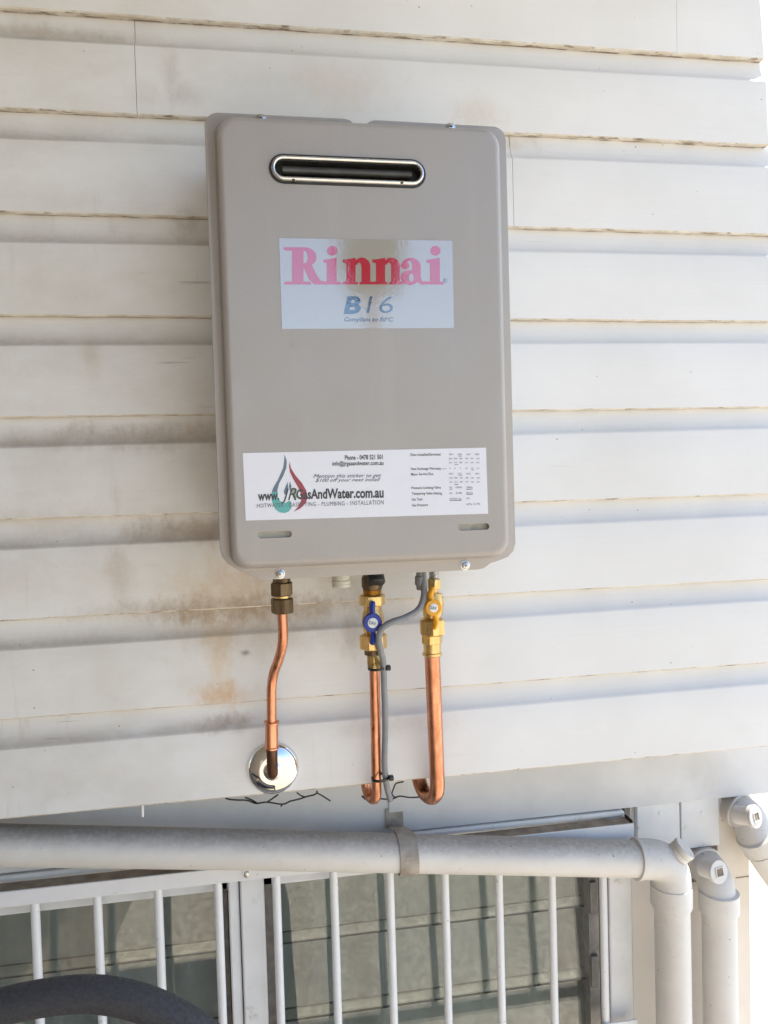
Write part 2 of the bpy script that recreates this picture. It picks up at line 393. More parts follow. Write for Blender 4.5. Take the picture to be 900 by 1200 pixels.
# ------------------------------------------------------------------ house
YB = .11                                         # face of the bearer under the boards
house = thing('house', (.3, .1, 0), 'white chamferboard house wall with drab louvre window underneath the boards', 'house')
PITCH_B = .1285
LAPS = {0: (-.0030, -.0012), 1: (-.1268, -.1264), 2: (-.2552, -.2574), 3: (-.3848, -.3858), 4: (-.5138, -.5132),
        5: (-.6436, -.6434), 6: (-.7722, -.7724), 7: (-.9002, -.8990), 8: (-1.0278, -1.0266)}
def lapz(k, x):
    if k in LAPS: a, b = LAPS[k]
    else: a = b = -k*PITCH_B
    t = (x + .36)/(.77+.36)
    t = max(-.3, min(1.1, t))
    return ZB + a + (b-a)*t
cl = MB(); cl.box((-2.7, .0125, ZB-1.015), (.752, .06, ZB+.52))
cladding = cl.build('cladding', M['dark_gap'], house)
def board(row, x0, x1, x1b=None):
    """one chamferboard between lap lines row (above) and row+1 (below); x1b is the right end at its foot"""
    if x1b is None: x1b = x1
    b = MB(); n = max(4, int((x1-x0)/.05)); rings = []
    for i in range(n+1):
        s = i/n
        x = x0 + (x1-x0)*s
        wob = noise.noise(Vector((x*7, row*3.7, 1.3)))*.0007 + noise.noise(Vector((x*31, row*5.1, 4.2)))*.0003
        dy = noise.noise(Vector((x*3, row*2.9, 8.8)))*.0008
        zb = lapz(row+1, x) + wob; zt = lapz(row, x)
        ch = (.0365 + (.0305-.0365)*max(0, min(1, (x+.36)/1.1)))
        zf = zt - ch + noise.noise(Vector((x*5, row*4.4, 2.2)))*.0006
        prof = [(.0110, zb+.0004), (.0075, zb+.0002), (.0016, zb), (0, zb+.0018), (0, zb+.05)]
        prof += [(0, zf-.003), (.0006, zf-.0006)]
        for k in range(1, 8):
            a = k/7*math.pi/2
            prof.append((.0006+.0104*(.85*math.sin(a)+.15*k/7), zf + (ch-.004)*(.85*(1-math.cos(a))+.15*k/7)))
        prof += [(.0110, zt+.010)]
        xe = lambda z: x0 + (x1 + (x1b-x1)*(zt-z)/(zt-zb) - x0)*s
        rings.append([(xe(z), y+dy, z) for y, z in prof])
    m0 = len(b.f)
    b.rings(rings, 0, True, True, True, closed=False)
    nk = len(rings[0])-1
    for i in range(n):
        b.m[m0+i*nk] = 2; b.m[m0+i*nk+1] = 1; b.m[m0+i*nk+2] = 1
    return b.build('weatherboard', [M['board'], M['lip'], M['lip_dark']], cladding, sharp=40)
XL = -2.7
def jx(u, v): return P(u, v, 0).x
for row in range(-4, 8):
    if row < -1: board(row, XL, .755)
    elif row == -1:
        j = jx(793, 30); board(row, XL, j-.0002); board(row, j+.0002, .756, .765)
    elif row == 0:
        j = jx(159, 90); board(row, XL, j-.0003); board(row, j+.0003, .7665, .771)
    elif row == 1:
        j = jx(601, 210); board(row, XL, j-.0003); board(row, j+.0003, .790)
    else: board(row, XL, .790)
# bearer, the underside of the overhang, side and rear walls, eave
b = MB(); b.box((-2.7, YB, ZB-1.150), (.90, YB+.06, ZB-.99)); b.build('bearer', M['bearer'], house, bevel=.002)
b = MB(); b.box((-2.7, .018, ZB-1.0145), (.785, YB-.002, ZB-1.002)); b.build('overhang_soffit', M['soffit'], house)
wx1_ = PX(879, 1100, .128)
b = MB()
b.box((.74, .062, ZB-1.0), (.752, 3.5, ZB+.52)); b.box((-2.7, 3.45, 0), (.74, 3.5, ZB+.52)); b.box((-2.75, .062, 0), (-2.702, 3.44, ZB+.52))
b.box((wx1_-.012, .165, 0), (wx1_-.002, 3.44, ZB-1.152)); b.box((-2.7, .17, ZB-.99), (.74, 3.44, ZB-.97))
b.build('shell', M['wall_cream'], house)
b = MB(); b.box((-3.2, -.62, ZB+.525), (.95, 3.9, ZB+.56)); b.build('eave_lining', M['soffit'], house)
b = MB(); b.box((-3.2, -.65, ZB+.50), (.95, -.622, ZB+.66)); b.build('eave_fascia', M['frame'], house)
b = MB(); b.poly([(-3.3, -.72, ZB+.66), (1.0, -.72, ZB+.66), (1.0, 2, ZB+1.6), (-3.3, 2, ZB+1.6)]); b.poly([(-3.3, 4.6, ZB+.66), (1.0, 4.6, ZB+.66), (1.0, 2, ZB+1.6), (-3.3, 2, ZB+1.6)])
b.poly([(1.0, -.72, ZB+.66), (1.0, 4.6, ZB+.66), (1.0, 2, ZB+1.6)]); b.poly([(-3.3, -.72, ZB+.66), (-3.3, 4.6, ZB+.66), (-3.3, 2, ZB+1.6)])
b.build('roof', M['post'], house)

# lower wall right of the window with the two openings for the drain pipes
YW = .128
hx0, hx1 = PX(800, 1010, YW), PX(841, 1010, YW); hz1, hz0 = PZ(820, 985, YW), PZ(820, 1033, YW)
gx0, gx1 = PX(846, 950, YW), PX(878, 950, YW); gz1, gz0 = PZ(850, 930, YW), PZ(860, 961, YW)
wx0, wx1, wz1 = PX(741, 1100, YW), PX(879, 1100, YW), ZB-1.152
gx1 = min(gx1, wx1-.004)
xs = sorted([wx0, hx0, hx1, gx0, gx1, wx1]); zs = sorted([0, hz0, hz1, gz0, wz1])
b = MB()
for i in range(len(xs)-1):
    for k in range(len(zs)-1):
        cx, cz = (xs[i]+xs[i+1])/2, (zs[k]+zs[k+1])/2
        if hx0 < cx < hx1 and hz0 < cz < hz1: continue
        if gx0 < cx < gx1 and gz0 < cz: continue
        b.box((xs[i], YW, zs[k]), (xs[i+1], YW+.02, zs[k+1]))
lw = b.build('lower_wall', M['wall_cream'], house)
b = MB(); b.box((wx0, YW+.09, ZB-1.6), (wx1-.001, YW+.1, ZB-1.153)); b.build('cavity_backing', M['dark_gap'], lw)
b = MB(); b.box((PX(862, 1030, YW), YW-.001, PZ(868, 1028, YW)-.0006), (wx1, YW+.001, PZ(868, 1028, YW)+.0006)); b.build('sheet_joint', M['dirt_wood'], lw)
# two cover plates over the joints
for (u0, u1, uu, v0, v1) in ((746, 796, 796, 946, 1000), (797.5, 842, 842, 940, 990)):
    b = MB(); x0, x1 = PX(u0, 960, .12), PX(u1, 960, .12); z1 = ZB-1.1515; z0 = PZ(uu, v1, .12)
    b.box((x0, .118, z0), (x1, YW-.001, z1)); pl = b.build('cover_plate', M['frame'], lw, bevel=.0015)
    c = P((u0+u1)/2+3, 953, .118); b = MB(); b.lathe((c.x, .1185, c.z), (0, -1, 0), [(0, .0045), (.0012, .004), (.0014, 0.0005)], 14); b.build('plate_nail', M['frame'], lw)

# window
ZR1, ZR0 = ZB-1.160, ZB-1.182                     # top rail of the grille
GX1 = PX(742, 975, .08)
win = MB()
win.box((-2.7, .105, ZB-1.160), (GX1-.001, .125, ZB-1.1515))              # pale strip above the ledge
win.box((-2.7, .118, ZB-1.215), (GX1-.001, .16, ZB-1.1605))               # frame head
mx0, mx1 = PX(283, 1100, .095), PX(311.5, 1100, .095)
win.box((mx0, .095, .5), (mx1, .16, ZB-1.1606))
ml0 = PX(269, 1100, .10); win.box((ml0, .101, .5), (mx0-.0015, .16, ZB-1.1607))
rx0, rx1 = PX(714.5, 1100, .10), PX(741.5, 1100, .10); win.box((rx0, .10, .5), (rx1, .16, ZB-1.1608))
win.box((-2.7, .09, .46), (rx1, .19, .499))
window = win.build('window', M['frame'], house, bevel=.003)
b = MB(); b.box((-2.7, .131, 0), (rx1, .16, .4595)); b.build('dado_wall', M['wall_cream'], house)
b = MB(); b.box((-2.7, .0795, ZR1-.004), (GX1-.003, .1045, ZR1-.0004)); b.build('ledge', M['dirt_wood'], window, bevel=.0008)
for (u0, u1, Y, mt) in ((311.5, 321, .118, 0), (262.5, 268.5, .118, 0), (690.5, 702.5, .112, 1), (702.5, 714.5, .125, 0)):
    b = MB(); b.box((PX(u0, 1100, Y), Y, .5), (PX(u1, 1100, Y)-.0005, .165, ZB-1.185))
    b.build('louvre_channel', M['channel_grey'] if mt else M['channel'], window)
zp = PZ(345, 1104, .13); pp = zp - PZ(345, 1195, .13)
for (xa, xb) in ((-2.69, PX(263, 1100, .13)), (PX(320.5, 1100, .13), PX(691, 1100, .13))):
    for k in range(-1, 11):
        zb_ = zp - k*pp - (.0 if xa > -1 else -.001)
        if zb_ < .50: break
        h = pp + .012; tilt = math.radians(5)
        dy = math.sin(tilt)*h; dz = math.cos(tilt)*h
        if k == -1: dz, dy = .045, .0045
        b = MB(); t5 = .005; y0 = .127
        b.v = [(xa, y0, zb_), (xb, y0, zb_), (xb, y0+dy, zb_+dz), (xa, y0+dy, zb_+dz), (xa, y0+t5, zb_), (xb, y0+t5, zb_), (xb, y0+dy+t5, zb_+dz), (xa, y0+dy+t5, zb_+dz)]
        for q in ((0,1,2,3), (7,6,5,4), (0,4,5,1), (3,2,6,7), (0,3,7,4), (1,5,6,2)): b.face(q, 0 if q[0] in (0, 7) and q[1] in (1, 6) else 1)
        b.build('pane', [M['glass'], M['glass_edge']], window)
# clips holding the blades at the right side
for k in range(0, 9):
    z = zp - k*pp; xa = PX(690.5, 1100, .112)
    b = MB(); b.box((xa+.001, .106, z-.003), (xa+.0125, .1118, min(z+.05, ZB-1.187))); b.build('blade_clip', M['channel_grey'], window, bevel=.001)

# curtain behind the louvres
b = MB(); n = 420; rings = []
for i in range(n+1):
    x = -2.6 + i/n*3.25
    y = .245 + .020*math.sin(x*52+1.2*math.sin(x*9)) + .012*math.sin(x*23+.7)
    rings.append([(x, y+.01*noise.noise(Vector((x*6, z*2, 0))), z) for z in (.45, .6, .75, .9, ZB-1.12)])
b.rings(rings, 0, True, False, False, closed=False)
cu = b.build('curtain', M['curtain'], None, origin=(-.9, .245, .45), sharp=80)
tag(cu, 'drab grey folded curtain hanging behind the louvre glass', 'curtain')

# ------------------------------------------------------------------ security grille over the window
gr = thing('security_grille', (0, .09, .6), 'white metal security bars with flat top rail over the louvre window', 'grille')
b = MB(); b.box((-2.0, .0765, ZR0), (GX1, .0795, ZR1)); b.box((-2.0, .0765, .60), (GX1, .0795, .622))
b.build('rail', M['grille'], gr, bevel=.0008)
b = MB(); b.box((GX1-.0025, .080, ZR1-.002), (GX1-.0005, .104, ZR1+.004)); b.build('end_flange', M['dark_gap'], gr)
barpx = [(44, 1059), (117, 1052), (188, 1045), (257.8, 1038), (326, 1031), (393, 1025), (458.7, 1024), (523, 1024), (586, 1024), (648, 1026), (707.8, 1026)]
bxs = [PX(u, v+40, .087)-(.0012) for u, v in barpx]
stp = bxs[1]-bxs[0]
bxs = [bxs[0]-stp*k for k in range(20, 0, -1)] + bxs
b = MB(); b.tube([(bxs[-1], .0862, .61), (bxs[-1], .0862, .9), (bxs[-1], .0862, ZR1-.003)], .0062, 16)
bar0 = b.build('bar', M['grille'], gr)
for x in bxs[:-1]: dup(bar0, (x-bxs[-1], 0, 0), gr)
c = P(289, 1024, .076)
b = MB(); b.lathe((c.x, .0765, c.z), (0, -1, 0), [(0, .0062), (.001, .0062), (.0012, .0042), (.004, .0036), (.0048, .0015)], 18); b.build('bolt', M['steel'], gr)

# ------------------------------------------------------------------ gas water heater
YF, YC = -.150, -.170                              # flange plane and front of the cover
heater = thing('water_heater', (.137, -.07, ZB-.72), 'tall beige gas water heater box screwed to the white boards', 'water heater')
HX0, HX1, HZ1, HZ0 = -.0394, .3126, ZB-.1900, ZB-.7005
def arc(cx, cz, r, a0, a1, n=8): return [(cx+r*math.cos(math.radians(a0+(a1-a0)*k/n)), cz+r*math.sin(math.radians(a0+(a1-a0)*k/n))) for k in range(n+1)]
r = .016
ol = arc(HX0+r, HZ1-r, r, 180, 90)
nx0, nx1 = PX(408, 143, YF), PX(437, 143, YF)
ol += [(nx0-.004, HZ1+.0003), (nx0+.002, HZ1-.0012), (nx0+.006, HZ1-.0045), (nx1-.008, HZ1-.0045), (nx1-.003, HZ1-.001), (nx1+.002, HZ1+.0005)]
ol += arc(HX1-r, HZ1-r, r, 90, 0)
zt = ZB-.7180
ol += [(HX1, HZ0+.012), (HX1-.003, HZ0+.003), (HX1-.010, HZ0-.004), (HX1-.022, HZ0-.008), (HX1-.032, HZ0-.0105), (HX1-.040, zt+.0015), (HX1-.047, zt)]
ol += [(HX0+.047, zt), (HX0+.040, zt+.0015), (HX0+.032, HZ0-.0105), (HX0+.022, HZ0-.006), (HX0+.008, HZ0+.003), (HX0+.002, HZ0+.012), (HX0, HZ0+.022)]
# raised cover rings (rounded rectangle) and the front sheet with its openings
def rr(x0, x1, z0, z1, r, y, n=8):
    return [(x, y, z) for x, z in arc(x1-r, z1-r, r, 90, 0, n) + arc(x1-r, z0+r, r, 0, -90, n) + arc(x0+r, z0+r, r, -90, -180, n) + arc(x0+r, z1-r, r, 180, 90, n)]
CX0, CX1, CZ0, CZ1 = HX0+.0105, HX1-.0105, ZB-.7045, HZ1-.0075
cov = MB()
rings = []
for (ins, y) in ((-.002, YF-.0012), (.0, YF-.0018), (.0018, YF-.004), (.0026, YF-.008)):
    rings.append(rr(CX0+ins, CX1-ins, CZ0+ins, CZ1-ins, .020-ins*.3, y))
for k in range(1, 8):
    a = k/7*math.pi/2; f_ = .0075
    ins = .0026 + f_*(1-math.cos(a)); y = YF-.012 - (abs(YC-YF)-.012)*math.sin(a)
    rings.append(rr(CX0+ins, CX1-ins, CZ0+ins, CZ1-ins, .020-ins*.2, y))
rings.append(rr(CX0+.0112, CX1-.0112, CZ0+.0112, CZ1-.0112, .018, YC))
cov.rings(rings, 0, True, False, False)
inner = rings[-1]
def slot(u0, v0, u1, v1, hgt, n=10):
    a, b_ = P(u0, v0, YC), P(u1, v1, YC); r_ = hgt/2
    x0, x1, zc = a.x, b_.x, (a.z+b_.z)/2
    return x0, x1, zc, r_
FS = slot(316.5, 200, 497.5, 202, .030)
S1 = slot(302.5, 627, 342, 626, .0075); S2 = slot(537, 618, 573.5, 617, .0075)
def slot_ring(s, y, grow=0., n=10):
    x0, x1, zc, r_ = s
    return [(x, y, z) for x, z in arc(x1-r_, zc, r_+grow, 90, -90, n) + arc(x0+r_, zc, r_+grow, 270, 90, n)]
holes = [slot_ring((FS[0]+.002, FS[1]-.002, FS[2], FS[3]-.002), YC), slot_ring(S1, YC), slot_ring(S2, YC)]
bm = bmesh.new(); es = []
for loop in [inner] + holes:
    vv = [bm.verts.new(p) for p in loop]
    for a, b_ in zip(vv, vv[1:]+vv[:1]):
        if (a.co-b_.co).length > 1e-7: es.append(bm.edges.new((a, b_)))
bmesh.ops.triangle_fill(bm, use_beauty=True, use_dissolve=False, edges=es)
bm.verts.index_update(); base = len(cov.v)
for v in bm.verts: cov.v.append(tuple(v.co))
for f in bm.faces: cov.face([base+v.index for v in f.verts], 0, False)
bm.free()
# lips of the openings
for h in holes: cov.rings([h, [(x, y+.0015, z) for x, y, z in h], [(x, y+.010, z) for x, y, z in h]], 0, True, False, False)
# the flange sheet
cov.rings([[(x, YF+.0012, z) for x, z in ol], [(x, YF-.0006, z) for x, z in ol], [(x+(.5*(HX0+HX1)-x)*.004, YF-.0012, z+(.5*(HZ0+HZ1)-z)*.004) for x, z in ol]], 0, False, True, True)
cover = cov.build('cover', M['heater'], heater, sharp=30)
# merge the doubled border so shading runs on
bm = bmesh.new(); bm.from_mesh(cover.data); bmesh.ops.remove_doubles(bm, verts=bm.verts, dist=1e-6); bmesh.ops.recalc_face_normals(bm, faces=bm.faces); bm.to_mesh(cover.data); bm.free()
cover.data.set_sharp_from_angle(angle=math.radians(30))
cs = MB(); cs.box((HX0+.008, -.004, HZ0+.012), (HX1-.006, YF+.0015, HZ1-.004)); cs.build('casing', M['heater_dark'], heater, bevel=.006, seg=3)
for x in (HX0+.10, HX1-.10):
    b = MB(); b.box((x-.03, -.008, HZ1-.03), (x+.03, .001, HZ1+.000-.002)); b.build('mounting_bracket', M['heater_dark'], heater)
# flue outlet: dark channel with a bright steel ring
fl = MB(); fs2 = (FS[0]+.0045, FS[1]-.0045, FS[2], FS[3]-.0045)
fl.rings([slot_ring(fs2, YC+.002), slot_ring(fs2, YC+.016)], 0, True, False, True)
flue = fl.build('flue_outlet', M['black'], heater)
b = MB(); b.rings([slot_ring(FS, YC-.0004, .0014), slot_ring(FS, YC-.0012, .0012), slot_ring(FS, YC-.0014, -.0018)], 0, True, False, False); b.build('gasket', M['rubber'], flue)
b = MB(); rg = []
for k in range(11):
    a = k/10*math.pi
    rg.append(slot_ring(FS, YC-.0010-.0045*math.sin(a), -.0034+.0026*math.cos(a)))
b.rings(rg, 0, True, False, False); b.build('trim_ring', M['trim'], flue, sharp=70)
b = MB(); b.tube([(FS[0]+.014, YC+.008, FS[2]+.002), (FS[1]-.014, YC+.008, FS[2]+.002)], .0045, 12); b.build('baffle', M['baffle'], flue)
for u, v in ((344, 211), (471, 214)):
    q = P(u, v, YC-.0055); b = MB(); b.box((q.x-.0015, YC-.0060, q.z-.001), (q.x+.0015, YC-.004, q.z+.001)); b.build('trim_notch', M['black'], flue)
for s in (S1, S2):
    b = MB(); b.rings([slot_ring(s, YC+.006, .003)], 0, False, False, True); 
    b = MB(); b.box((s[0]-.004, YC+.0088, s[2]-.010), (s[1]+.004, YC+.0105, s[2]+.010)); b.build('slot_backing', M['cream'], heater)
def screw(u, v, Y, name='screw', parent=heater):
    q = P(u, v, Y); b = MB()
    b.lathe(q, (0, -1, 0), [(-.004, .006), (.0006, .006), (.0010, .0045), (.0028, .0036), (.0036, .0018), (.0037, .0004)], 16)
    o = b.build(name, M['steel'], parent)
    b = MB(); b.box((q.x-.0019, q.y-.0040, q.z-.0004), (q.x+.0019, q.y-.0030, q.z+.0004)); b.box((q.x-.00041, q.y-.0041, q.z-.0019), (q.x+.00041, q.y-.0031, q.z+.0019)); b.build('drive_recess', M['black'], o)
screw(306, 140, YF-.0012); screw(528, 150, YF-.0012); screw(328, 672.5, YF-.0012); screw(545, 662.5, YF-.0012)

# ---- print
def quad_map(c):  # bilinear px patch (tl, tr, br, bl)
    tl, tr, br, bl = [Vector((*p, 0)) for p in c]
    def f(s, t): q = (tl*(1-s)+tr*s)*(1-t) + (bl*(1-s)+br*s)*t; return q.x, q.y
    return f
_lay = [0]
def ink_mesh(name, polys, mat, parent, Y, label=None):
    """polys: lists of px points printed on the plane y = Y"""
    b = MB()
    for pl in polys:
        _lay[0] += 1; y = Y - .00010 - (_lay[0] % 5)*.00003
        base = len(b.v)
        for u, v in pl: b.v.append(tuple(P(u, v, y)))
        for tri in tessellate_polygon([[Vector((u, v, 0)) for u, v in pl]]): b.face([base+k for k in tri])
    o = b.build(name, mat, parent)
    if label: o['label'] = label
    return o
def text_mesh(s, corners, mat, parent, Y, shear=0., off=0., name='lettering', space=1.0):
    cu_ = bpy.data.curves.new('t', 'FONT'); cu_.body = s; cu_.shear = shear; cu_.offset = off; cu_.size = 1; cu_.resolution_u = 3; cu_.space_character = space
    to = bpy.data.objects.new('t', cu_); C.objects.link(to)
    bpy.context.view_layer.update()
    dg = bpy.context.evaluated_depsgraph_get(); me = bpy.data.meshes.new_from_object(to.evaluated_get(dg))
    bpy.data.objects.remove(to); bpy.data.curves.remove(cu_)
    xs_ = [v.co.x for v in me.vertices]; x0, x1 = min(xs_), max(xs_); z1 = .73; z0 = 0.0
    f = quad_map(corners); _lay[0] += 1; y = Y - .00032 - (_lay[0] % 4)*.00003
    b = MB()
    for v in me.vertices: b.vert(P(*f((v.co.x-x0)/(x1-x0), (z1-v.co.y)/(z1-z0)), y))
    for p in me.polygons: b.face(p.vertices)
    bpy.data.meshes.remove(me)
    return b.build(name, mat, parent)
def box_px(u0, v0, u1, v1, dl=0., dr=0.): return [(u0, v0+dl), (u1, v0+dr), (u1, v1+dr), (u0, v1+dl)]
def sticker(name, c, mat, Y, label):
    pts = [P(u, v, Y) for u, v in c]; b = MB()
    b.rings([[(q.x, YC, q.z) for q in pts], [(q.x, Y, q.z) for q in pts]], 0, False, False, True)
    o = b.build(name, mat, heater); o['label'] = label; return o
YS = YC-.0004
logo = sticker('brand_sticker', [(327, 279), (530, 282), (532, 384.5), (330.5, 385.5)], M['film'], YS, 'glossy clear sticker with red brand name and B16')
z = lambda x, y: (300+x/3.4615, 160+y/3.4615)
def ell(cx, cy, rx, ry, a0=0, a1=360, n=28): return [(cx+rx*math.cos(math.radians(a0+(a1-a0)*k/n)), cy+ry*math.sin(math.radians(a0+(a1-a0)*k/n))) for k in range(n+(0 if a1-a0 == 360 else 1))]
def serif(x0, x1, y0=588, y1=600): return [(x0, y1), (x0, y0+4), (x0+10, y0), (x1-10, y0), (x1, y0+4), (x1, y1)]
LT = []
# R
LT += [[(112, 449), (200, 449), (200, 462), (128, 463), (112, 459)], [(146, 455), (193, 455), (193, 594), (146, 594)], serif(114, 224)]
LT += [ell(196, 489, 50, 40, -90, 90, 16) + list(reversed(ell(196, 489, 14, 25, -90, 90, 16)))]
LT += [[(193, 514), (226, 520), (246, 560), (262, 584), (282, 590), (282, 600), (236, 600), (214, 578), (193, 532)]]
# i
def ii(x): return [[(x, 500), (x+20, 497), (x+54, 492), (x+54, 594), (x+14, 594), (x+14, 514), (x, 510)], serif(x-6, x+70), ell(x+36, 463, 21, 20)]
LT += ii(273)
def nn(x): return [[(x, 500), (x+22, 497), (x+52, 492), (x+52, 594), (x+15, 594), (x+15, 514), (x, 510)], serif(x-4, x+62),
                   ell(x+77, 527, 35, 36, -165, 0, 16) + list(reversed(ell(x+66, 532, 10, 20, -150, 0, 12))), [(x+76, 526), (x+112, 526), (x+112, 594), (x+76, 594)], serif(x+68, x+124)]
LT += nn(352) + nn(472)
# a
LT += [ell(628, 526, 40, 34, -185, 0, 18) + list(reversed(ell(622, 526, 12, 22, -170, 0, 14))), ell(605, 524, 18, 15), [(634, 524), (668, 524), (668, 592), (634, 592)], [(660, 592), (668, 570), (676, 588), (692, 586), (692, 598), (672, 602)],
       ell(624, 572, 38, 30) ]
LT += ii(692)
ink_mesh('lettering', [[z(*p) for p in pl] for pl in LT], M['film_red'], logo, YS)
ink_mesh('counter', [[z(*p) for p in ell(630, 572, 9, 17)]], M['film'], logo, YS-.0002)
text_mesh('B', [z(362, 646), z(427, 647), z(424, 717), z(356, 716)], M['film_blue'], logo, YS, shear=.12, off=.035)
text_mesh('16', [z(452, 642), z(557, 643), z(555, 716), z(448, 716)], M['film_blue'], logo, YS, shear=.12, off=-.012)
text_mesh('Compliant to 50ºC', [z(360, 732), z(556, 733), z(556, 750), z(358, 749)], M['film_blue'], logo, YS, shear=.15, off=.012)
text_mesh('R', [z(764, 578), z(771, 578), z(771, 589), z(764, 589)], M['film_blue'], logo, YS)
ink_mesh('ring', [[z(*p) for p in ell(768, 584, 9, 9, 0, 359)] + [z(*p) for p in reversed(ell(768, 584, 7.6, 7.6, 0, 359))]], M['film_blue'], logo, YS)

serv = sticker('service_sticker', [(284.5, 531), (569.5, 524.5), (572, 602), (288, 610)], M['paper'], YS, 'white plumber service sticker with flame logo and record table')
z7 = lambda x, y: (280+x/5.294, 520+y/5.294)
def tx(s, x0, yt0, yb0, x1, yt1, yb1, fz, mat='ink', **kw): return text_mesh(s, [fz(x0, yt0), fz(x1, yt1), fz(x1, yb1), fz(x0, yb0)], M[mat], serv, YS, **kw)
tx('Phone - 0478 521 501', 657, 71, 100, 893, 66, 95, z7, off=.02)
tx('info@jrgasandwater.com.au', 580, 109, 136, 897, 104, 131, z7, off=.015)
tx('Mention this sticker to get', 462, 188, 212, 884, 183, 206, z7, shear=.45, off=.0)
tx('$100 off your next install', 474, 215, 237, 878, 209, 232, z7, shear=.45, off=.0)
ink_mesh('logo', [[z7(*p) for p in ((283, 66), (297, 108), (294, 150), (275, 200), (250, 245), (238, 290), (240, 300), (204, 300), (212, 275), (243, 222), (274, 150), (281, 105))]], M['slate'], serv, YS)
ink_mesh('logo', [[z7(*p) for p in ((204, 300), (240, 300), (242, 335), (262, 362), (290, 368), (312, 352), (326, 362), (326, 398), (310, 420), (285, 430), (252, 426), (225, 406), (207, 365), (201, 330))]], M['teal'], serv, YS)
ink_mesh('logo', [[z7(*p) for p in ((315, 110), (322, 150), (350, 195), (392, 245), (418, 290), (427, 335), (412, 372), (380, 402), (340, 422), (366, 392), (386, 352), (384, 310), (366, 268), (335, 215), (316, 175), (311, 140))]], M['red_print'], serv, YS)
ink_mesh('logo', [[z7(*p) for p in ((301, 236), (306, 268), (300, 300), (284, 318), (278, 296), (290, 262))], [z7(*p) for p in ((316, 232), (326, 262), (318, 300), (310, 268))]], M['slate'], serv, YS)
ink_mesh('logo', [[z7(*p) for p in ((335, 268), (352, 292), (362, 325), (352, 350), (334, 330), (328, 298))]], M['green_print'], serv, YS)
tx('www.', 118, 294, 352, 250, 288, 347, z7, off=.03); tx('JR', 262, 276, 348, 358, 268, 350, z7, shear=.3, off=.0)
tx('GasAndWater.com.au', 356, 282, 342, 898, 268, 332, z7, off=.03)
tx('HOTWATER - GASFITTING - PLUMBING - INSTALLATION', 112, 371, 397, 898, 348, 376, z7, 'ink_soft', off=.0, space=1.15)
z8 = lambda x, y: (450+x/6, 520+y/6)
for s_, x0, x1, y in (('Date Installed/Serviced', 186, 397, 77), ('Heat Exchange Warranty', 189, 402, 176), ('Major Service Due', 191, 347, 214), ('Pressure Limiting Valve', 193, 400, 310), ('Tempering Valve Setting', 195, 407, 350), ('Gas Type', 195, 271, 391), ('Gas Pressure', 196, 309, 432)):
    tx(s_, x0, y-9, y+9, x1, y-13, y+6, z8, off=.008)
tx('yrs', 410, 170, 180, 440, 169, 179, z8, 'ink_soft')
cols6 = (457, 492, 530, 570, 610, 650); mon = ['JAN', 'FEB', 'MAR', 'APR', 'MAY', 'JUN', 'JUL', 'AUG', 'SEP', 'OCT', 'NOV', 'DEC']
for y0 in (74, 210):
    for k, yr in enumerate(('2021', '2022', '2023', '2024')):
        x = 457+k*61; tx(yr, x, y0-5, y0+6, x+30, y0-6, y0+5, z8, 'ink_soft')
    for r_ in range(2):
        for k in range(6):
            x = cols6[k]+(0 if y0 < 100 else 3); y = y0+30+r_*28; tx(mon[r_*6+k], x, y-5, y+6, x+22, y-6, y+5, z8, 'ink_soft')
for k, s_ in enumerate(('5', '6', '7', '10', '12', '15')): tx(s_, cols6[k]+3, 167, 179, cols6[k]+(11 if len(s_) == 1 else 18), 166, 178, z8, 'ink_soft')
for s_, x0, x1, y in (('NO', 461, 480, 307), ('350kPa', 503, 550, 306), ('500kPa', 580, 624, 306), ('NO', 461, 480, 348), ('45-48c', 503, 550, 346), ('50-52', 580, 624, 345), ('NATURAL GAS', 463, 545, 387), ('LPG', 580, 600, 383), ('kPa 2.75', 582, 676, 424)):
    tx(s_, x0, y-6, y+7, x1, y-7, y+6, z8, 'ink_soft')
ink_mesh('underline', [[z8(*p) for p in q] for q in ([(522, 86), (548, 85), (548, 88), (522, 89)], [(495, 146), (522, 145), (522, 148), (495, 149)], [(614, 184), (634, 183), (634, 186), (614, 187)], [(524, 221), (552, 220), (552, 223), (524, 224)], [(495, 284), (524, 283), (524, 287), (495, 288)], [(461, 319), (484, 318), (484, 321), (461, 322)], [(578, 319), (622, 317), (622, 321), (578, 323)], [(580, 356), (624, 355), (624, 358), (580, 359)], [(463, 398), (546, 396), (546, 400), (463, 402)])], M['ink'], serv, YS)

# fittings under the box
def down(u0, v0, u1, v1, Y): return P(u0, v0, Y), P(u1, v1, Y)
pxm = lambda n_, Y: n_/FPX*(P(440, 720, Y)-CAM).dot(FW)    # px -> metres at that depth
b = MB(); q = P(400, 677, -.08); b.lathe(q, (0, 0, -1), [(-.03, .0115), (.003, .0115), (.0034, .0125), (.0062, .0125), (.0064, .0117), (.0078, .0117), (.008, .0122), (.0115, .0118), (.012, .003)], 22); b.build('drain_plug', M['cream'], heater)
b = MB(); q = P(440, 672, -.075); b.lathe((q.x, q.y, q.z-.004), (0, -.55, -1), [(-.03, .010), (.002, .0112), (.008, .0118), (.010, .0105), (.0105, .002)], 22); b.build('black_port', M['rubber'], heater)

